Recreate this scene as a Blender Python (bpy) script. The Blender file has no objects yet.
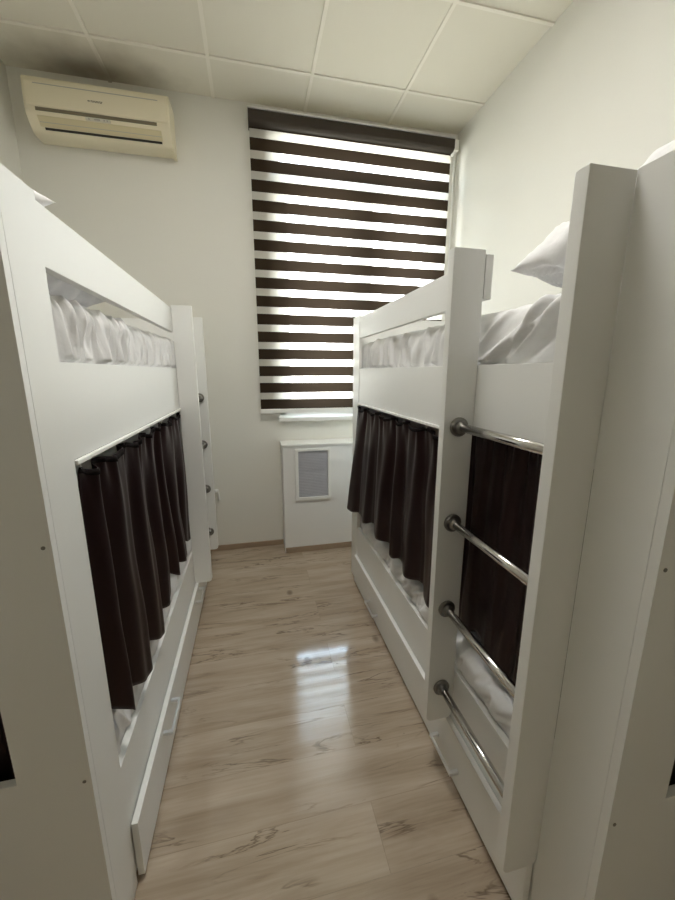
import bpy, bmesh, math, random
from mathutils import Vector, Matrix, noise
random.seed(7)
PI = math.pi
S = bpy.context.scene
COL = S.collection

# ------------------------------------------------------------------ materials
def new_mat(name):
    m = bpy.data.materials.new(name); m.use_nodes = True
    nt = m.node_tree
    return m, nt, nt.nodes, nt.links, nt.nodes['Principled BSDF']

def bump_from(nt, b, scale, strength, dist=0.002, detail=4, vec=None):
    n = nt.nodes.new('ShaderNodeTexNoise'); n.inputs['Scale'].default_value = scale; n.inputs['Detail'].default_value = detail
    c = nt.nodes.new('ShaderNodeTexCoord')
    nt.links.new(vec if vec else c.outputs['Object'], n.inputs['Vector'])
    bp = nt.nodes.new('ShaderNodeBump'); bp.inputs['Strength'].default_value = strength; bp.inputs['Distance'].default_value = dist
    nt.links.new(n.outputs['Fac'], bp.inputs['Height']); nt.links.new(bp.outputs['Normal'], b.inputs['Normal'])
    return n

def simple(name, col, rough=.5, metal=0, bump=None, var=0.0, vscale=3, spec=.5):
    m, nt, N, L, b = new_mat(name)
    b.inputs['Base Color'].default_value = (*col, 1); b.inputs['Roughness'].default_value = rough; b.inputs['Metallic'].default_value = metal
    b.inputs['Specular IOR Level'].default_value = spec
    if bump: bump_from(nt, b, *bump)
    if var:
        n = N.new('ShaderNodeTexNoise'); n.inputs['Scale'].default_value = vscale; n.inputs['Detail'].default_value = 5
        c = N.new('ShaderNodeTexCoord'); L.new(c.outputs['Object'], n.inputs['Vector'])
        r = N.new('ShaderNodeMix'); r.data_type = 'RGBA'
        r.inputs['A'].default_value = (*[x*(1-var) for x in col], 1); r.inputs['B'].default_value = (*[min(1, x*(1+var)) for x in col], 1)
        L.new(n.outputs['Fac'], r.inputs['Factor']); L.new(r.outputs['Result'], b.inputs['Base Color'])
    return m

M = {}
M['wall'] = simple('wall_paint', (.735, .727, .68), .85, bump=(180, .15, .002), var=.02, vscale=2)
M['bed'] = simple('white_melamine', (.80, .805, .79), .42, bump=(260, .04, .0006), var=.012, vscale=4)
M['white'] = simple('white_plastic', (.82, .82, .80), .4, var=.01)
M['coverw'] = simple('white_painted_board', (.80, .80, .79), .5, var=.015)
M['ac'] = simple('aged_cream_plastic', (.73, .67, .51), .42, var=.04, vscale=5)
M['ac_flap'] = simple('yellowed_plastic', (.60, .53, .34), .45, var=.05, vscale=6)
M['dark'] = simple('dark_recess', (.03, .026, .02), .7)
M['grey'] = simple('grey_plastic', (.42, .41, .37), .5)
M['slot'] = simple('shaded_slot', (.17, .145, .095), .6)
M['lcd'] = simple('pale_lens', (.62, .60, .52), .25)
M['print'] = simple('dark_print', (.10, .09, .07), .6)
M['chrome'] = simple('polished_steel', (.66, .65, .63), .2, 1.0)
M['handle'] = simple('bright_aluminium', (.84, .86, .88), .3, 1.0)
M['steel'] = simple('brushed_steel', (.24, .23, .215), .3, 1.0)
M['sheet'] = simple('white_cotton', (.78, .78, .79), .9, bump=(30, .25, .01), var=.02, vscale=8)
M['pillow'] = simple('pillow_cotton', (.80, .80, .81), .9, bump=(22, .3, .01), var=.02, vscale=8)
M['grille'] = simple('grey_perforated_sheet', (.50, .50, .545), .55, var=.05, vscale=20)
M['base'] = simple('brown_skirting', (.33, .245, .17), .5, var=.25, vscale=9)
M['tile'] = simple('plasterboard_tile', (.76, .735, .66), .9, bump=(120, .12, .002), var=.02, vscale=1.5)
M['tbar'] = simple('ceiling_bar', (.80, .78, .72), .6, var=.01)
M['frame'] = simple('white_pvc', (.82, .82, .80), .35, var=.01)
M['blind_box'] = simple('brown_cassette_cloth', (.035, .025, .017), .7, var=.1, vscale=20)

# dark brown satin curtain with a fine weave
def curtain_mat():
    m, nt, N, L, b = new_mat('brown_satin_curtain')
    b.inputs['Base Color'].default_value = (.0085, .0032, .0031, 1); b.inputs['Roughness'].default_value = .40; b.inputs['Specular IOR Level'].default_value = .34; b.inputs['Specular Tint'].default_value = (1, .70, .68, 1)
    b.inputs['Sheen Weight'].default_value = .004; b.inputs['Sheen Roughness'].default_value = .4
    b.inputs['Sheen Tint'].default_value = (.70, .48, .46, 1)
    bump_from(nt, b, 60, .15, .004)
    return m
M['curtain'] = curtain_mat()
M['header'] = simple('grey_gather_tape', (.012, .009, .009), .9, bump=(90, .4, .004), spec=.08)

# ceiling tiles: soot stain above the air conditioner
def ceil_mat(bar=False):
    m, nt, N, L, b = new_mat('ceiling_tiles')
    b.inputs['Roughness'].default_value = .9
    c = N.new('ShaderNodeTexCoord'); s = N.new('ShaderNodeSeparateXYZ'); L.new(c.outputs['Object'], s.inputs[0])
    def mth(op, a, bb=None, clamp=False):
        n = N.new('ShaderNodeMath'); n.operation = op; n.use_clamp = clamp
        for i, v in enumerate((a, bb)):
            if v is None: continue
            if isinstance(v, (int, float)): n.inputs[i].default_value = v
            else: L.new(v, n.inputs[i])
        return n.outputs[0]
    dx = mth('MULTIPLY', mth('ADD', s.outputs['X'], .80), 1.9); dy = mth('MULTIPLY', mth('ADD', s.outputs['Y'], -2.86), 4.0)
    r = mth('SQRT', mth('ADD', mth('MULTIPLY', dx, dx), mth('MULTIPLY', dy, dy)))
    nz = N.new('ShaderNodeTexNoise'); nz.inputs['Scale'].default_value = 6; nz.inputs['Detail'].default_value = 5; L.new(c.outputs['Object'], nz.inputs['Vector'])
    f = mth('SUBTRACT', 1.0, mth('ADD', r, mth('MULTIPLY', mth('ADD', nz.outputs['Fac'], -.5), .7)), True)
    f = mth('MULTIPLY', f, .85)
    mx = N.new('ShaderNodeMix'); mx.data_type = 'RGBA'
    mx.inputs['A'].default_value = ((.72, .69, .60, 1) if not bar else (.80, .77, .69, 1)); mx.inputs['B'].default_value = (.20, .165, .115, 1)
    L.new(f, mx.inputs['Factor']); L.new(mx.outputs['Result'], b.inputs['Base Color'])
    bump_from(nt, b, 120, .1, .002)
    return m
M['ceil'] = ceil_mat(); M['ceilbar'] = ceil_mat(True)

# laminate floor: planks laid across the aisle
def floor_mat():
    m, nt, N, L, b = new_mat('oak_laminate')
    c = N.new('ShaderNodeTexCoord')
    def mth(op, a, bb=None, clamp=False):
        n = N.new('ShaderNodeMath'); n.operation = op; n.use_clamp = clamp
        for i, v in enumerate((a, bb)):
            if v is None: continue
            if isinstance(v, (int, float)): n.inputs[i].default_value = v
            else: L.new(v, n.inputs[i])
        return n.outputs[0]
    def mapping(sc, loc=(0, 0, 0)):
        n = N.new('ShaderNodeMapping'); n.inputs['Scale'].default_value = sc; n.inputs['Location'].default_value = loc
        L.new(c.outputs['Object'], n.inputs['Vector']); return n.outputs[0]
    br = N.new('ShaderNodeTexBrick'); br.offset = .37; br.offset_frequency = 2
    br.inputs['Scale'].default_value = 1; br.inputs['Brick Width'].default_value = 1.29; br.inputs['Row Height'].default_value = .192
    br.inputs['Mortar Size'].default_value = .0012; br.inputs['Mortar Smooth'].default_value = .3
    br.inputs['Color1'].default_value = (0, 0, 0, 1); br.inputs['Color2'].default_value = (1, 1, 1, 1); br.inputs['Mortar'].default_value = (.5, .5, .5, 1)
    L.new(mapping((1, 1, 1), (.45, .03, 0)), br.inputs['Vector'])
    # each plank shifts its own grain
    sep = N.new('ShaderNodeSeparateColor'); L.new(br.outputs['Color'], sep.inputs[0]); pr = sep.outputs[0]
    cmb = N.new('ShaderNodeCombineXYZ'); L.new(mth('MULTIPLY', pr, 7.3), cmb.inputs[0]); L.new(mth('MULTIPLY', pr, 3.1), cmb.inputs[2])
    def shifted(sc):
        v = N.new('ShaderNodeVectorMath'); v.operation = 'ADD'; L.new(mapping(sc), v.inputs[0]); L.new(cmb.outputs[0], v.inputs[1]); return v.outputs[0]
    def ntex(vec, scale, detail, dist=0., rough=.55):
        n = N.new('ShaderNodeTexNoise'); n.inputs['Scale'].default_value = scale; n.inputs['Detail'].default_value = detail
        n.inputs['Distortion'].default_value = dist; n.inputs['Roughness'].default_value = rough; L.new(vec, n.inputs['Vector']); return n.outputs['Fac']
    g1 = ntex(shifted((.9, 7, 1)), 2.2, 6, .6)
    g2 = ntex(shifted((2.2, 60, 1)), 2.0, 4, .3)
    ramp = N.new('ShaderNodeValToRGB'); e = ramp.color_ramp.elements
    e[0].position = .28; e[0].color = (.285, .215, .152, 1); e[1].position = .72; e[1].color = (.51, .42, .33, 1)
    x = e.new(.5); x.color = (.405, .325, .245, 1)
    t = mth('ADD', mth('MULTIPLY', g1, .72), mth('MULTIPLY', g2, .28)); t = mth('ADD', t, mth('MULTIPLY', mth('ADD', pr, -.5), .11))
    L.new(t, ramp.inputs['Fac'])
    # long dark cracks along the grain
    w = ntex(shifted((.75, 6.5, 1)), 1.7, 5, 1.0, .6)
    crack = mth('SUBTRACT', 1.0, mth('MULTIPLY', mth('ABSOLUTE', mth('ADD', w, -.5)), 48), True)
    gate = ntex(shifted((1.3, 5, 1)), 1.6, 2)
    gate = mth('MULTIPLY', mth('ADD', gate, -.47), 8, True)
    crack = mth('MULTIPLY', mth('MULTIPLY', crack, gate), .8)
    # small knots
    vo = N.new('ShaderNodeTexVoronoi'); vo.inputs['Scale'].default_value = 1.0; L.new(shifted((6.5, 4.2, 1)), vo.inputs['Vector'])
    kn = mth('SUBTRACT', 1.0, mth('MULTIPLY', vo.outputs['Distance'], 6.0), True)
    ks = N.new('ShaderNodeSeparateColor'); L.new(vo.outputs['Color'], ks.inputs[0])
    kn = mth('MULTIPLY', mth('MULTIPLY', kn, mth('GREATER_THAN', ks.outputs[0], .72)), 1.6, True)
    d = mth('ADD', crack, mth('MULTIPLY', kn, .7), True)
    mx = N.new('ShaderNodeMix'); mx.data_type = 'RGBA'; mx.inputs['B'].default_value = (.12, .082, .055, 1)
    L.new(d, mx.inputs['Factor']); L.new(ramp.outputs['Color'], mx.inputs['A'])
    m2 = N.new('ShaderNodeMix'); m2.data_type = 'RGBA'; m2.inputs['B'].default_value = (.20, .15, .11, 1)
    L.new(mth('MULTIPLY', br.outputs['Fac'], .4), m2.inputs['Factor']); L.new(mx.outputs['Result'], m2.inputs['A'])
    L.new(m2.outputs['Result'], b.inputs['Base Color'])
    rr = mth('ADD', mth('MULTIPLY', g2, .06), .065); L.new(rr, b.inputs['Roughness'])
    bp = N.new('ShaderNodeBump'); bp.inputs['Strength'].default_value = .02; bp.inputs['Distance'].default_value = .0008; b.inputs['Specular IOR Level'].default_value = .75
    L.new(mth('SUBTRACT', g2, mth('MULTIPLY', br.outputs['Fac'], .8)), bp.inputs['Height']); L.new(bp.outputs['Normal'], b.inputs['Normal'])
    return m
M['floor'] = floor_mat()

def blind_mats():
    # sheer net: part open, part scattering
    m = bpy.data.materials.new('sheer_net'); m.use_nodes = True; nt = m.node_tree; N, L = nt.nodes, nt.links
    for n in list(N): N.remove(n)
    o = N.new('ShaderNodeOutputMaterial'); tr = N.new('ShaderNodeBsdfTransparent'); tr.inputs[0].default_value = (1, .985, .95, 1)
    tl = N.new('ShaderNodeBsdfTranslucent'); tl.inputs[0].default_value = (.85, .83, .78, 1)
    df = N.new('ShaderNodeBsdfDiffuse'); df.inputs[0].default_value = (.80, .79, .75, 1)
    a = N.new('ShaderNodeMixShader'); a.inputs[0].default_value = .45; L.new(tl.outputs[0], a.inputs[1]); L.new(df.outputs[0], a.inputs[2])
    w = N.new('ShaderNodeTexNoise'); w.inputs['Scale'].default_value = 260; c = N.new('ShaderNodeTexCoord'); L.new(c.outputs['Object'], w.inputs['Vector'])
    r = N.new('ShaderNodeMapRange'); r.inputs['To Min'].default_value = .62; r.inputs['To Max'].default_value = .74; L.new(w.outputs['Fac'], r.inputs['Value'])
    x = N.new('ShaderNodeMixShader'); L.new(r.outputs[0], x.inputs[0]); L.new(tr.outputs[0], x.inputs[1]); L.new(a.outputs[0], x.inputs[2]); L.new(x.outputs[0], o.inputs[0])
    # dark band: dense weave that lets a little light through
    m2 = bpy.data.materials.new('dark_band'); m2.use_nodes = True; nt = m2.node_tree; N, L = nt.nodes, nt.links
    for n in list(N): N.remove(n)
    o = N.new('ShaderNodeOutputMaterial')
    tl = N.new('ShaderNodeBsdfTranslucent'); tl.inputs[0].default_value = (.0065, .0047, .0034, 1)
    df = N.new('ShaderNodeBsdfDiffuse')
    w = N.new('ShaderNodeTexNoise'); w.inputs['Scale'].default_value = 300; c = N.new('ShaderNodeTexCoord'); L.new(c.outputs['Object'], w.inputs['Vector'])
    cr = N.new('ShaderNodeValToRGB'); cr.color_ramp.elements[0].color = (.024, .017, .011, 1); cr.color_ramp.elements[1].color = (.040, .029, .020, 1)
    L.new(w.outputs['Fac'], cr.inputs[0]); L.new(cr.outputs[0], df.inputs[0])
    x = N.new('ShaderNodeAddShader'); L.new(tl.outputs[0], x.inputs[0]); L.new(df.outputs[0], x.inputs[1]); L.new(x.outputs[0], o.inputs[0])
    # glass
    m3 = bpy.data.materials.new('window_glass'); m3.use_nodes = True; nt = m3.node_tree; N, L = nt.nodes, nt.links
    for n in list(N): N.remove(n)
    o = N.new('ShaderNodeOutputMaterial'); tr = N.new('ShaderNodeBsdfTransparent'); tr.inputs[0].default_value = (.95, .97, .96, 1)
    gl = N.new('ShaderNodeBsdfGlossy'); gl.inputs['Roughness'].default_value = .02
    fr = N.new('ShaderNodeFresnel'); fr.inputs[0].default_value = 1.3
    x = N.new('ShaderNodeMixShader'); L.new(fr.outputs[0], x.inputs[0]); L.new(tr.outputs[0], x.inputs[1]); L.new(gl.outputs[0], x.inputs[2]); L.new(x.outputs[0], o.inputs[0])
    return m, m2, m3
M['sheer'], M['band'], M['glass'] = blind_mats()

# ------------------------------------------------------------------ mesh helpers
class MB:
    def __init__(s): s.bm = bmesh.new()
    def box(s, x0, x1, y0, y1, z0, z1, mi=0):
        v = [s.bm.verts.new(p) for p in ((x0,y0,z0),(x1,y0,z0),(x1,y1,z0),(x0,y1,z0),(x0,y0,z1),(x1,y0,z1),(x1,y1,z1),(x0,y1,z1))]
        for f in ((0,3,2,1),(4,5,6,7),(0,1,5,4),(1,2,6,5),(2,3,7,6),(3,0,4,7)):
            s.bm.faces.new([v[i] for i in f]).material_index = mi
        return s
    def prism(s, pts, axis, a0, a1, mi=0):
        def P(p, a):
            return {'X': (a, p[0], p[1]), 'Y': (p[0], a, p[1]), 'Z': (p[0], p[1], a)}[axis]
        A = [s.bm.verts.new(P(p, a0)) for p in pts]; B = [s.bm.verts.new(P(p, a1)) for p in pts]
        n = len(pts)
        for i in range(n): s.bm.faces.new((A[i], A[(i+1) % n], B[(i+1) % n], B[i])).material_index = mi
        s.bm.faces.new(A[::-1]).material_index = mi; s.bm.faces.new(B).material_index = mi
        return s
    def ring(s, outer, inner, axis, a0, a1):
        # rectangular plate with a rectangular hole; outer/inner = (u0,u1,w0,w1)
        def R(r): return [(r[0], r[2]), (r[1], r[2]), (r[1], r[3]), (r[0], r[3])]
        def P(p, a): return {'X': (a, p[0], p[1]), 'Y': (p[0], a, p[1]), 'Z': (p[0], p[1], a)}[axis]
        g = [[s.bm.verts.new(P(p, a)) for p in R(r)] for a in (a0, a1) for r in (outer, inner)]
        for i in range(4):
            j = (i+1) % 4
            s.bm.faces.new((g[0][i], g[0][j], g[1][j], g[1][i])); s.bm.faces.new((g[2][j], g[2][i], g[3][i], g[3][j]))
            s.bm.faces.new((g[0][j], g[0][i], g[2][i], g[2][j])); s.bm.faces.new((g[1][i], g[1][j], g[3][j], g[3][i]))
        return s
    def tube(s, pts, r, n=14, caps=True):
        pts = [Vector(p) for p in pts]; rings = []
        for i, p in enumerate(pts):
            d = (pts[min(i+1, len(pts)-1)] - pts[max(i-1, 0)]).normalized()
            a = d.cross(Vector((0, 0, 1)) if abs(d.z) < .9 else Vector((1, 0, 0))).normalized(); b = d.cross(a)
            rr = r[i] if isinstance(r, (list, tuple)) else r
            rings.append([s.bm.verts.new(p + a*math.cos(2*PI*k/n)*rr + b*math.sin(2*PI*k/n)*rr) for k in range(n)])
        for A, B in zip(rings, rings[1:]):
            for k in range(n): s.bm.faces.new((A[k], A[(k+1) % n], B[(k+1) % n], B[k]))
        if caps: s.bm.faces.new(rings[0][::-1]); s.bm.faces.new(rings[-1])
        return s
    def grid(s, nu, nv, fn, mi=0, closed=False):
        V = [[s.bm.verts.new(fn(i/nu, j/nv)) for j in range(nv+1)] for i in range(nu if closed else nu+1)]
        n = len(V)
        for i in range(nu):
            for j in range(nv):
                s.bm.faces.new((V[i][j], V[(i+1) % n][j], V[(i+1) % n][j+1], V[i][j+1])).material_index = mi
        return V
    def build(s, name, mat, parent=None, bevel=0, smooth=False, solid=0, merge=False):
        if merge: bmesh.ops.remove_doubles(s.bm, verts=s.bm.verts, dist=1e-5)
        bmesh.ops.recalc_face_normals(s.bm, faces=s.bm.faces)
        me = bpy.data.meshes.new(name); s.bm.to_mesh(me); s.bm.free()
        for m in (mat if isinstance(mat, (list, tuple)) else [mat]): me.materials.append(m)
        if smooth:
            for p in me.polygons: p.use_smooth = True
        o = bpy.data.objects.new(name, me); COL.objects.link(o)
        if parent: o.parent = parent
        if solid:
            d = o.modifiers.new('thick', 'SOLIDIFY'); d.thickness = solid; d.offset = 0
        if bevel:
            d = o.modifiers.new('bevel', 'BEVEL'); d.width = bevel; d.segments = 2; d.limit_method = 'ANGLE'; d.angle_limit = math.radians(40)
            for p in me.polygons: p.use_smooth = True
            w = o.modifiers.new('wn', 'WEIGHTED_NORMAL'); w.keep_sharp = True
        return o

def tag(o, label=None, cat=None, group=None, kind=None):
    if label: o['label'] = label
    if cat: o['category'] = cat
    if group: o['group'] = group
    if kind: o['kind'] = kind
    return o
def empty(name, loc, label, cat, group=None, rz=0):
    o = bpy.data.objects.new(name, None); COL.objects.link(o); o.location = loc; o.rotation_euler.z = rz; o.empty_display_size = .1
    return tag(o, label, cat, group)
def struct(name, mb, mat, **k):
    return tag(mb.build(name, mat, **k), kind='structure')

# ------------------------------------------------------------------ room
XL, XR, YN, YF, H = -1.2879, 1.6296, -2.3, 2.9365, 3.1755
T = .24
WX0, WX1, WZ0, WZ1 = .235, 1.575, 1.06, 3.05
struct('floor', MB().box(XL-.1, XR+.1, YN-.1, YF+.02, -.06, 0), M['floor'])
struct('wall_left', MB().box(XL-.1, XL, YN-.1, YF+T, 0, H+.1), M['wall'])
struct('wall_right', MB().box(XR, XR+.1, YN-.1, YF+T, 0, H+.1), M['wall'])
struct('wall_near', MB().box(XL, XR, YN-.1, YN, 0, H+.1), M['wall'])
struct('wall_far', MB().ring((XL, XR, 0, H+.1), (WX0, WX1, WZ0, WZ1), 'Y', YF, YF+T), M['wall'])
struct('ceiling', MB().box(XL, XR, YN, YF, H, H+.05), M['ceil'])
g = MB()
for x in (1.075, .470, -.130, -.735):
    g.box(x-.010, x+.010, YN, YF, H-.007, H+.001)
y = 2.606
while y > YN:
    g.box(XL, XR, y-.009, y+.009, H-.0066, H+.001); y -= .6
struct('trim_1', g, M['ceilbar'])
b = MB().box(XL, .232, YF-.014, YF, 0, .042); struct('baseboard_far', b, M['base'], bevel=.003)

# window
wf = MB()
wy0, wy1 = YF+.13, YF+.19
def bar(x0, x1, z0, z1, d=0): wf.box(x0, x1, wy0-d, wy1, z0, z1)
bar(WX0, WX0+.06, WZ0, WZ1); bar(WX1-.06, WX1, WZ0, WZ1); bar(WX0, WX1, WZ0, WZ0+.06); bar(WX0, WX1, WZ1-.06, WZ1)
bar(WX0, WX1, 2.765, 2.835, .004); bar(.895, .965, WZ0, 2.80, .002)
for x0, x1 in ((WX0+.06, .895), (.965, WX1-.06)):
    for (a, c, z0, z1) in ((x0, x0+.045, 1.12, 2.765), (x1-.045, x1, 1.12, 2.765), (x0, x1, 1.12, 1.165), (x0, x1, 2.72, 2.765)): bar(a, c, z0, z1, .012)
win = struct('window_1', wf, M['frame'])
p = MB().box(WX0+.06, WX1-.06, wy0+.03, wy0+.036, WZ0+.06, WZ1-.06).build('glass_pane', M['glass'], win)
hd = MB().box(.918, .942, wy0-.016, wy0-.004, 1.82, 1.89).box(.922, .938, wy0-.05, wy0-.01, 1.85, 1.868).box(.922, .938, wy0-.05, wy0-.036, 1.74, 1.868)
hd.build('window_handle', M['white'], win, bevel=.003)
struct('trim_2', MB().box(.222, 1.62, YF-.055, YF+.135, 1.046, 1.08), M['white'], bevel=.006)   # window sill

# ------------------------------------------------------------------ zebra blind
BX0, BX1, BY = .086, 1.559, 2.887
bl = empty('roller_blind', (0, 0, 0), 'brown and sheer striped roller blind covering the window', 'window blind')
MB().prism([(BY-.030, 3.012), (BY-.052, 3.03), (BY-.052, 3.082), (BY-.045, 3.090), (YF-.001, 3.090), (YF-.001, 3.012)], 'X', BX0, BX1).build('cassette', M['blind_box'], bl, bevel=.003)
MB().box(BX0-.002, BX1+.002, BY-.056, YF-.001, 3.0905, 3.098).build('cassette_rail', M['white'], bl)
fb = MB()
edges = [(3.02, 3.003, 1)]
zt = 2.952
for k in range(15): edges.append((zt-.1237*k, zt-.1237*k-.0745, 1))
prev = None
for (a, c, _) in edges:
    if prev is not None: fb.grid(1, 1, lambda u, v, p=prev, q=a: (BX0+.004+(BX1-BX0-.008)*u, BY, q+(p-q)*v), 1)
    fb.grid(4, 1, lambda u, v, p=a, q=c: (BX0+.004+(BX1-BX0-.008)*u, BY, q+(p-q)*v), 0)
    prev = c
fb.build('striped_fabric', [M['band'], M['sheer']], bl)
MB().box(BX0+.002, BX1-.002, BY-.011, BY+.011, 1.112, prev).build('bottom_rail', M['white'], bl, bevel=.004)
ch = MB()
pts = [(BX1+.016, BY-.02, 3.06), (BX1+.017, BY-.022, 2.4), (BX1+.016, BY-.024, 1.95), (BX1+.020, BY-.012, 1.93), (BX1+.026, BY-.004, 1.95), (BX1+.026, BY-.002, 2.4), (BX1+.025, BY, 3.06)]
ch.tube(pts, .0028, 8); ch.box(BX1, BX1+.034, BY-.045, YF-.002, 3.02, 3.088)
ch.build('pull_chain', M['white'], bl)

# ------------------------------------------------------------------ air conditioner
ac = empty('air_conditioner', (-.7625, YF, 2.80), 'cream wall mounted air conditioner above the left bunk bed', 'air conditioner')
def acp(p): return [(YF-d, z) for d, z in p]
AX0, AX1 = -1.145, -.380
def local(o): o.matrix_parent_inverse = Matrix.Translation(-ac.location); return o
prof = [(0.001, 3.05), (.150, 3.05), (.172, 3.042), (.180, 3.022), (.184, 2.90), (.182, 2.876), (.178, 2.856), (.132, 2.800), (.112, 2.788), (.06, 2.782), (.001, 2.790)]
local(MB().prism(acp(prof), 'X', AX0, AX1).build('body', M['ac'], ac, bevel=.005))
local(MB().prism(acp([(.178, 3.02), (.1875, 3.015), (.1905, 2.897), (.183, 2.890)]), 'X', AX0+.012, AX1-.012).build('front_panel', M['ac'], ac, bevel=.004))
local(MB().box(AX0+.06, AX1-.06, YF-.1895, YF-.180, 3.000, 3.004).build('panel_groove', M['grey'], ac))
local(MB().box(AX0+.055, AX1-.075, YF-.1855, YF-.170, 2.873, 2.8895).build('intake_slot', M['slot'], ac))
# louvre flap on the slanted lower front, dark outlet slit beneath
def slant(t, off):   # point along the slant (t: 0 top .. 1 bottom), off = outwards
    d, z = .178+(.132-.178)*t, 2.856+(2.800-2.856)*t
    n = Vector((.056, -.046)).normalized()
    return (YF-(d+n.x*off), z+n.y*off)
local(MB().prism([slant(.04, -.002), slant(.04, .004), slant(.74, .004), slant(.74, -.002)], 'X', AX0+.055, AX1-.055).build('air_flap', M['ac_flap'], ac, bevel=.0015))
local(MB().prism([slant(.42, .003), slant(.42, .0048), slant(.46, .0048), slant(.46, .003)], 'X', AX0+.06, AX1-.06).build('flap_line', M['grey'], ac))
local(MB().prism([slant(.78, -.003), slant(.78, .003), slant(.94, .003), slant(.94, -.003)], 'X', AX0+.075, AX1-.06).build('air_outlet', M['dark'], ac))
cx = -.79
dp = local(MB().prism([(YF-.186, 2.870), (YF-.1825, 2.856), (YF-.171, 2.856), (YF-.171, 2.870)], 'X', cx-.050, cx+.080).build('display_strip', M['lcd'], ac))
for xx, w in ((cx-.035, .007), (cx-.004, .030), (cx+.045, .006), (cx+.062, .006)):
    o = MB().box(xx, xx+w, YF-.1875, YF-.172, 2.859, 2.866).build('indicator_mark', M['grey'], dp)
lg = MB()
lx, lz = -.815, 2.945
yy = YF-.1905, YF-.186
lg.box(lx, lx+.006, *yy, lz+.002, lz+.008); lg.box(lx+.0085, lx+.011, *yy, lz+.002, lz+.008)
for k in range(9):
    x0 = lx+.016+k*.0068
    lg.box(x0, x0+.0024, *yy, lz, lz+.009)
    if k % 2 == 0: lg.box(x0, x0+.0055, *yy, lz+.0065, lz+.009)
    else: lg.box(x0, x0+.0055, *yy, lz, lz+.0025)
local(lg.build('logo', M['print'], ac))
local(MB().box(AX1-.02, AX1+.002, YF-.12, YF-.001, 2.778, 2.796).build('mounting_clip', M['ac'], ac, bevel=.002))

# ------------------------------------------------------------------ radiator cover
rc = empty('radiator_cover', (.9, 2.85, 0), 'white boxed radiator cover with a grey grille under the window', 'radiator cover')
rc_ = lambda o: (setattr(o, 'matrix_parent_inverse', Matrix.Translation((-.9, -2.85, 0))), o)[1]
RY = 2.762
rc_(MB().box(.234, XR-.002, RY, YF-.002, .002, .868).build('body', M['coverw'], rc, bevel=.003))
rc_(MB().box(.226, XR-.002, RY-.012, YF-.002, .8685, .888).build('top_board', M['white'], rc, bevel=.004))
rc_(MB().box(.238, XR-.002, RY-.012, RY-.0005, .002, .045).build('skirting_strip', M['base'], rc, bevel=.002))
fr = rc_(MB().ring((.325, .603, .440, .850), (.350, .582, .462, .832), 'Y', RY-.020, RY-.0005).build('grille_frame', M['white'], rc, bevel=.002))
gg = MB().box(.350, .582, RY-.004, RY-.0005, .462, .832)
z = .466
while z < .829:
    gg.box(.350, .582, RY-.008, RY-.003, z, z+.0075); z += .0125
gg.build('grille', M['grille'], fr)

# small fitting on the far wall
vf = empty('wall_fitting', (-.272, YF, .47), 'small white hooked fitting on the far wall beside the ladder', 'wall fitting')
v_ = lambda o: (setattr(o, 'matrix_parent_inverse', Matrix.Translation((.272, -YF, -.47))), o)[1]
v_(MB().box(-.305, -.262, YF-.03, YF-.001, .495, .52).build('bracket', M['white'], vf, bevel=.004))
v_(MB().tube([(-.268, YF-.02, .505), (-.264, YF-.022, .47), (-.262, YF-.02, .435)], .0075, 10).build('lever', M['white'], vf))

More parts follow.
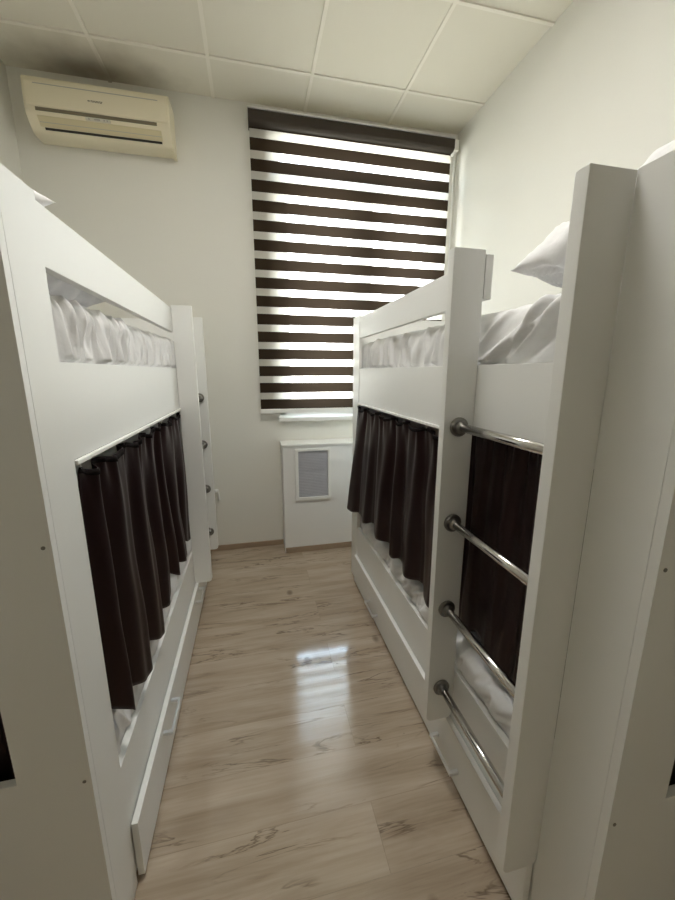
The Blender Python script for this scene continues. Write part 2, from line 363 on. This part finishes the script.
# ------------------------------------------------------------------ bunk beds
L_, W_ = 1.9526, .925
SP = .095                         # how far the ladder boards stand out into the aisle
s_near, s_far = L_-.144, L_-.563  # rung ends: outer ladder board [L-.174,L-.144], inner ladder board [L-.593,L-.563]
RZ = (1.2625, .9574, .6532, .3448)
def make_bed():
    r = empty('bunk_bed', (0, 0, 0), 'x', 'bunk bed', 'white bunk beds')
    for i, (a, c) in enumerate(((0, .018), (L_-.018, L_))):
        ep = MB().ring((-W_, 0, .001, 1.755), (-W_+.147, -.137, .575, 1.19), 'Y', a, c).build('end_panel', M['bed'], r, bevel=.0012)
        sy = -.0012 if i == 0 else L_+.0012
        for z in (1.10, .55):
            MB().tube([(-.014, sy, z), (-.014, a if i == 0 else c, z)], .0038, 10).build('screw', M['steel'], ep)
    MB().box(-.022, 0, .0185, .137, .001, 1.755).build('post', M['bed'], r, bevel=.0012)
    MB().box(-.022, 0, L_-.144, L_-.0185, .001, 1.755).build('post', M['bed'], r, bevel=.0012)
    MB().box(-.027, -.003, .137, s_far, 1.624, 1.742).build('guard_rail', M['bed'], r, bevel=.0015)
    MB().box(-.024, -.003, .137, L_-.144, 1.236, 1.443).build('upper_side_panel', M['bed'], r, bevel=.0012)
    MB().box(-.004, .006, .139, s_far-.031, 1.2245, 1.2355).build('curtain_rail', M['white'], r, bevel=.002)
    MB().box(-.024, -.003, .137, L_-.144, .03, .400).build('lower_side_board', M['bed'], r, bevel=.0012)
    MB().box(-W_+.002, -.024, .02, L_-.02, 1.30, 1.34).build('slat_base', M['bed'], r)
    MB().box(-W_+.002, -.024, .02, L_-.02, .24, .28).build('slat_base', M['bed'], r)
    for j, c in enumerate((s_near, s_far)):
        a = c-.03
        R = .018
        pr = [(-.001, 1.753), (SP, 1.753)]
        for k in range(7): t = k/6*PI/2; pr.append((SP-R+R*math.cos(t), .208+R-R*math.sin(t)))
        for k in range(7): t = k/6*PI/2; pr.append((-.001+R-R*math.sin(t), .208+R-R*math.cos(t)))
        MB().prism(pr, 'Y', a if j else a, c).build('ladder_upright', M['bed'], r, bevel=.0015)
    lo, hi = s_far, s_near-.03
    for z in RZ:
        rg = MB().tube([(.047, lo+.004, z), (.047, hi-.004, z)], .0125, 20).build('rung', M['chrome'], r, smooth=True)
        rg.data.materials[0] = M['chrome']
        for e, d in ((lo, 1), (hi, -1)):
            prf = [(0.0005, .029), (.006, .029), (.009, .026), (.010, .019), (.020, .018), (.024, .0145), (.026, .0125)]
            MB().tube([(.047, e+d*h, z) for h, _ in prf], [q for _, q in prf], 22).build('rung_flange', M['steel'], rg, smooth=False)
    dr = MB().box(.0012, .019, .143, L_-.15, .018, .205).build('drawer', M['bed'], r, bevel=.0012)
    for s0 in (.432, 1.215):
        h = MB().box(.0185, .047, s0, s0+.012, .166, .178).box(.0185, .047, s0+.138, s0+.150, .166, .178).box(.045, .052, s0, s0+.150, .166, .178)
        h.build('drawer_handle', M['handle'], dr, bevel=.001)
    return r
bedL = make_bed()
def copy_tree(o, parent=None):
    c = o.copy(); COL.objects.link(c)
    if parent: c.parent = parent
    for k in list(o.children): copy_tree(k, c)
    return c
bedR = copy_tree(bedL)
XBL, XBR, YBL, YBR = -.3464, .6782, .7422, .424
bedL.location = (XBL, YBL, 0)
bedR.location = (XBR, YBR+L_, 0); bedR.rotation_euler.z = PI
bedL['label'] = 'white bunk bed along the left wall, below the air conditioner'
bedR['label'] = 'white bunk bed on the right whose ladder rungs all show'
def solid_end(bed, far):
    for k in bed.children:
        if k.name.startswith('end_panel'):
            ys = [v.co.y for v in k.data.vertices]
            if (min(ys) > 1) == far:
                k.data = k.data.copy(); me = k.data; bm = bmesh.new()
                q = MB(); q.box(-W_, 0, min(ys), max(ys), .001, 1.755); bmesh.ops.recalc_face_normals(q.bm, faces=q.bm.faces); q.bm.to_mesh(me); q.bm.free(); bm.free()
                for p in me.polygons: p.use_smooth = True
solid_end(bedL, True); solid_end(bedR, False)
for k in bedR.children:
    if k.name.startswith('drawer'):
        for h, dy in zip(sorted(k.children, key=lambda q: q.name), (.06, .125)):
            h.location = (0, dy, -.085)

def toL(x, s, z): return (XBL+x, YBL+s, z)           # bed-local -> world
def toR(x, s, z): return (XBR-x, YBR+L_-s, z)

# ------------------------------------------------------------------ mattresses in wrinkled sheets
def mattress(name, to, z0, z1, folds, label, seed, amp=1.0, x0=-.030):
    rnd = random.Random(seed)
    w0, w1 = -W_+.03, x0
    s0, s1 = (.028, L_-.028) if z0 > 1 else (.054, L_-.054)
    hx, hz = (w1-w0)/2, (z1-z0)/2; cxm, czm = (w0+w1)/2, (z0+z1)/2
    fl = []
    for (a, bb, n, slant, am, wd) in folds:
        for i in range(n):
            fl.append((a+(bb-a)*rnd.random(), slant*(.5+rnd.random())*(1 if rnd.random() < .75 or abs(slant) > 1 else -.5), am*(.4+rnd.random()), wd*(.5+rnd.random()), rnd.random()))
    n = 112
    R = .05
    def sect(u):
        # rounded-rectangle loop; u in 0..1
        per = [(hx-R, 0)]
        t = u*4; k = int(t) % 4; f = t-int(t)
        cs = [(hx-R, hz-R), (-hx+R, hz-R), (-hx+R, -hz+R), (hx-R, -hz+R)]
        # each quarter: half on arc, half on straight edge
        if f < .35:
            a = k*PI/2 + f/.35*PI/2; c = cs[k]
            return c[0]+R*math.cos(a), c[1]+R*math.sin(a), math.cos(a), math.sin(a)
        g = (f-.35)/.65; a = (k+1)*PI/2; c, d = cs[k], cs[(k+1) % 4]
        return c[0]+(d[0]-c[0])*g+R*math.cos(a), c[1]+(d[1]-c[1])*g+R*math.sin(a), math.cos(a), math.sin(a)
    mb = MB()
    def fn(u, v):
        x, z, nx, nz = sect(u)
        e = min(v, 1-v)*(s1-s0); k = 1 if e > R else math.sqrt(max(0, 1-(1-e/R)**2))
        k2 = .93+.07*k
        s = s0+(s1-s0)*v
        d = 0
        zz = czm+z
        for (c, sl, am, wd, ph) in fl:
            q = (s-c-sl*(zz-z0))/wd
            if abs(q) < 3: d += am*math.exp(-q*q)*(.35+.65*math.sin((zz-z0)/(z1-z0)*PI*(.6+ph)+ph*2)**2)
        d *= amp*(.35 if abs(nz) > .8 else 1)
        lim_ = .034 if zz > 1.452 or (z0 < 1 and zz > .41) else .02
        d = lim_*math.tanh(d/lim_)
        d += .006*noise.noise((s*5, zz*9+seed, x*3)) + .003*noise.noise((s*16, zz*18, x*14+seed))
        d = min(d, .036 if zz > 1.452 else ((.020 if zz > .41 else .004) if z0 < 1 else .003))
        return to(cxm+x*k2+nx*d, s, czm+z*k2+nz*d*(.8 if z0 > 1 else .25))
    V = mb.grid(n, 360, fn, closed=True)
    for j in (0, -1):
        mb.bm.faces.new([r[j] for r in V])
    o = mb.build(name, M['sheet'], smooth=True)
    return tag(o, label, 'mattress', 'mattresses in white sheets')
rump = [(.1, 1.9, 60, .4, .018, .012), (.1, 1.9, 40, 1.4, .022, .018), (.1, 1.9, 24, 0, .012, .008)]
vert = [(.1, 1.9, 60, .10, .013, .010), (.1, 1.9, 34, .25, .010, .018)]
mattress('mattress', toL, 1.345, 1.590, [(.1, 1.9, 110, .14, .017, .0065), (.1, 1.9, 40, .30, .011, .014)], 'white sheeted mattress on the top bunk of the left bed', 3)
mattress('mattress', toL, .285, .505, rump, 'white sheeted mattress on the bottom bunk of the left bed', 5, x0=-.030)
mattress('mattress', toR, 1.345, 1.597, [(.1, 1.2, 34, .20, .017, .010), (.1, 1.1, 12, .5, .013, .024), (1.05, 1.95, 15, 1.5, .024, .012), (1.05, 1.9, 6, 1.8, .020, .026)], 'white sheeted mattress on the top bunk of the right bed', 8)
mattress('mattress', toR, .285, .505, rump, 'white sheeted mattress on the bottom bunk of the right bed', 11, x0=-.030)

# ------------------------------------------------------------------ pillows
def pillow(name, mat4, lx, ly, h, label, seed, sag=1.0):
    rnd = random.Random(seed)
    wr = [(rnd.uniform(-1, 1), rnd.uniform(-1, 1), rnd.uniform(0, PI), rnd.uniform(.005, .013), rnd.uniform(16, 34), rnd.uniform(.25, .5)) for _ in range(26)]
    mb = MB()
    def side(sgn):
        def fn(u, v):
            a, b = 2*u-1, 2*v-1
            px = lx/2*a*(1-.10*(1-a*a)*0-.085*(1-b*b)*abs(a)**3*0)
            pin = .07
            px = lx/2*a*(1-pin*(1-b*b)*abs(a)); py = ly/2*b*(1-pin*(1-a*a)*abs(b))
            t = (max(0, 1-a**4)*max(0, 1-b**4))**.55*(1-.25*a*a*b*b)
            z = sgn*h/2*t*(sag if sgn < 0 else 1)
            w = 0
            for (ca, cb, th, am, fr, sp) in wr:
                r2 = ((a-ca)**2+(b-cb)**2)/sp**2
                if r2 < 6: w += am*math.exp(-r2)*math.sin(fr*((a-ca)*math.cos(th)+(b-cb)*math.sin(th)))
            # creases running in from the seams
            ed = min(1-abs(a), 1-abs(b)); w += .006*math.exp(-ed*4)*math.sin(26*(a if abs(b) > abs(a) else b)+seed)*min(1, ed*8)
            for ca in (-1, 1):
                for cb in (-1, 1):
                    r = math.hypot(a-ca, b-cb); an = math.atan2(b-cb, a-ca)
                    w += .007*math.sin(an*20+seed+ca*2+cb)*math.exp(-r*.9)*min(1, r*4) + .004*math.sin(an*37+seed)*math.exp(-r*.7)*min(1, r*4)
            z += w*min(1, t*3)*min(1, h/.2)**2
            return mat4 @ Vector((px, py, z))
        return fn
    mb.grid(90, 90, side(1)); mb.grid(90, 90, side(-1))
    o = mb.build(name, M['pillow'], smooth=True, merge=True)
    return tag(o, label, 'pillow', 'white pillows')
def pose(c, rx=0, ry=0, rz=0):
    return Matrix.Translation(c) @ Matrix.Rotation(rz, 4, 'Z') @ Matrix.Rotation(ry, 4, 'Y') @ Matrix.Rotation(rx, 4, 'X')
pillow('pillow', pose((1.075, .690, 1.688), rx=math.radians(-10), ry=math.radians(7)), .70, .50, .27, 'white pillow propped against the end of the right top bunk', 4, .42)
pillow('pillow', pose((-.64, 1.14, 1.668), rz=PI/2), .66, .48, .13, 'flat white pillow seen through the slot of the left top bunk', 6)
pillow('pillow', pose((-.68, 1.075, 1.808), rz=math.radians(-20), ry=math.radians(-7)), .44, .32, .10, 'white pillow corner poking above the left bed rail', 9)

# ------------------------------------------------------------------ curtains
def curtain(name, to, sA, sB, z0, z1, xc, npl, amp, label, seed, flare=None, scal=.010, zig=.03, head=True, axis='s', lim=None, group='dark brown curtains'):
    rnd = random.Random(seed)
    ks = []
    pos = 0
    cuts = [0]
    for i in range(npl): pos += .45+rnd.random()*1.2; cuts.append(pos)
    cuts = [c/pos for c in cuts]
    amps = [.5+.75*rnd.random() for _ in range(npl)]
    offs = [rnd.uniform(-1, 1) for _ in range(npl+1)]
    def pleat(u):
        for i in range(npl):
            if u <= cuts[i+1] or i == npl-1:
                f = (u-cuts[i])/(cuts[i+1]-cuts[i]); f = min(1, max(0, f))
                return i, f, amps[i]
    nu, nv = npl*30, 48
    def fn(u, v):
        i, f, a = pleat(u)
        ph = f+.10*math.sin(2*PI*f)          # asymmetric fold
        w = .5-.5*math.cos(2*PI*ph)
        w = w**1.25
        k = v**.45*(.72+.28*v)
        x = amp*a*(w-.42)*(.22+.78*k)
        # fine gathers near the top
        x += .0065*math.sin(u*npl*2*PI*2.7+seed)*math.exp(-v*9) + .004*math.sin(u*npl*2*PI*4.1)*math.exp(-v*14)
        # secondary creases
        x += .0035*math.sin(u*npl*11+v*3+seed)*min(1, v*4) + .012*noise.noise((u*npl*.7, v*1.8, seed)) + .004*noise.noise((u*npl*2.1, v*3.5, seed+9))
        zt = z1 - scal*(.5-.5*math.cos(2*PI*f))*1.6 if head else z1
        zb = z0 + zig*(offs[i]*(1-f)+offs[i+1]*f)*.6 - zig*.5*(w-.5)
        s = sA+(sB-sA)*u
        s += .010*math.sin(2*PI*f)*k
        z = zt+(zb-zt)*v
        xx = xc+x
        if flare: dx, ds = flare(u, v); xx += dx; s += ds
        if lim: xx = max(lim[0], min(lim[1], xx))
        return to(xx, s, z) if axis == 's' else to(s, xx, z)
    root_bm = MB(); root_bm.grid(nu, nv, fn)
    o = root_bm.build(name, M['curtain'], smooth=True, solid=.0016)
    tag(o, label, 'curtain', group)
    # gathered tape along the top edge
    tp = MB()
    def tf(u, v):
        a = Vector(fn(u, v*.022))
        n = Vector(to(1, 0, 0))-Vector(to(0, 0, 0)) if axis == 's' else Vector(to(0, 1, 0))-Vector(to(0, 0, 0))
        return a+n*.0022*(1 if axis == 's' else -1)
    tp.grid(nu, 2, tf); tp.build('gather_tape', M['header'], o, smooth=True, solid=.0012)
    # hooks on the wire
    for i in range(npl+1):
        u = min(.995, max(.005, cuts[i])); a = Vector(fn(u, 0))
        MB().tube([a+Vector((0, 0, -.004)), a+Vector((0, 0, .006))], .002, 6).build('hook', M['white'], o)
    return o
# left bed, towards the aisle
curtain('curtain', toL, .150, 1.345, .535, 1.217, .000, 7, .060, 'dark brown gathered curtain hanging across the left lower bunk', 21, lim=(-.024, .07), zig=.07)
# right bed, between far post and ladder (bed-local s = .137 far post .. 1.36 ladder)
def fl(u, v):
    k = max(0, 1-u/.22)
    return (.055*v*(1-u)**2, -.085*v*k)
curtain('curtain', toR, .135, 1.335, .555, 1.216, .000, 6, .034, 'dark brown curtain on the right lower bunk nearest the window', 33, flare=fl, zig=.045, scal=.012, lim=(-.024, .10))
curtain('curtain', toR, 1.338, L_-.150, .565, 1.262, -.033, 4, .022, 'dark brown curtain behind the steel rungs of the right ladder', 45, lim=(-.045, -.0265), zig=.05, head=False)
# inside the holes of the near end panels
curtain('curtain', toL, -.80, -.12, .50, 1.26, .034, 6, .022, 'black brown curtain inside the left bed end panel opening', 51, axis='x', zig=.005, lim=(.0215, .05))
curtain('curtain', toR, -.80, -.12, .50, 1.26, L_-.034, 6, .022, 'black brown curtain inside the right bed end panel opening', 57, axis='x', zig=.005, lim=(L_-.05, L_-.0215))

# ------------------------------------------------------------------ light: daylight sky through the window
WORLD = 36
FILL = 33  # emission of the added ceiling fill panel
w = bpy.data.worlds.new('sky'); S.world = w; w.use_nodes = True
N, Lk = w.node_tree.nodes, w.node_tree.links
bg = N['Background']
# bright hazy sky above pale sunlit house fronts and ground
tc = N.new('ShaderNodeTexCoord'); sx = N.new('ShaderNodeSeparateXYZ'); Lk.new(tc.outputs['Generated'], sx.inputs[0])
mr = N.new('ShaderNodeMapRange'); mr.inputs['From Min'].default_value = -1; mr.inputs['From Max'].default_value = 1; Lk.new(sx.outputs['Z'], mr.inputs['Value'])
rp = N.new('ShaderNodeValToRGB'); Lk.new(mr.outputs[0], rp.inputs['Fac'])
els = rp.color_ramp.elements
els[0].position = 0; els[0].color = (.46, .44, .40, 1)
els[1].position = 1; els[1].color = (.56, .77, 1.05, 1)
for p_, c_ in ((.46, (.62, .59, .53, 1)), (.50, (1, .985, .95, 1)), (.64, (1, .985, .96, 1)), (.67, (.80, .92, 1.04, 1))):
    q_ = els.new(p_); q_.color = c_
Lk.new(rp.outputs['Color'], bg.inputs['Color']); bg.inputs['Strength'].default_value = WORLD
pl = bpy.data.lights.new('window_portal', 'AREA'); pl.shape = 'RECTANGLE'; pl.size = WX1-WX0; pl.size_y = WZ1-WZ0; pl.cycles.is_portal = True
po = bpy.data.objects.new('window_portal', pl); COL.objects.link(po)
po.location = ((WX0+WX1)/2, YF+T-.002, (WZ0+WZ1)/2); po.rotation_euler = (-PI/2, 0, 0)
tag(po, kind='structure')

# unseen panel lamp, added to brighten far wall and camera-facing sides
lt = empty('added_fill_panel', (.17, 1.106, H), 'added square fill lamp set flush in the ceiling, out of view', 'added fill lamp')
li = Matrix.Translation((-.17, -1.106, -H))
o = MB().ring((-.118, .458, .818, 1.394), (-.085, .425, .851, 1.361), 'Z', H-.014, H-.0035).build('fill_frame', M['white'], lt); o.matrix_parent_inverse = li
em = bpy.data.materials.new('fill_diffuser'); em.use_nodes = True
eb = em.node_tree.nodes['Principled BSDF']; eb.inputs['Emission Color'].default_value = (1, .97, .91, 1); eb.inputs['Emission Strength'].default_value = FILL
o = MB().box(-.085, .425, .851, 1.361, H-.010, H-.0035).build('fill_diffuser', em, lt); o.matrix_parent_inverse = li

# ------------------------------------------------------------------ camera
cd = bpy.data.cameras.new('camera'); cam = bpy.data.objects.new('camera', cd); COL.objects.link(cam)
cam.location = (.0359, -.0042, 1.4224); cam.rotation_euler = (PI/2-.2071, 0, -.2223)
cd.sensor_fit = 'HORIZONTAL'; cd.sensor_width = 36; cd.lens = 370.17/675*36; cd.clip_start = .02
S.camera = cam
S.view_settings.view_transform = 'Standard'; S.view_settings.look = 'None'; S.view_settings.exposure = 0; S.view_settings.gamma = 1
S.view_settings.use_curve_mapping = False
S.cycles.use_denoising = True
S.cycles.max_bounces = 14; S.cycles.diffuse_bounces = 10; S.cycles.glossy_bounces = 5; S.cycles.transmission_bounces = 8; S.cycles.transparent_max_bounces = 12
S.cycles.sample_clamp_indirect = 8; S.cycles.caustics_reflective = False; S.cycles.caustics_refractive = False
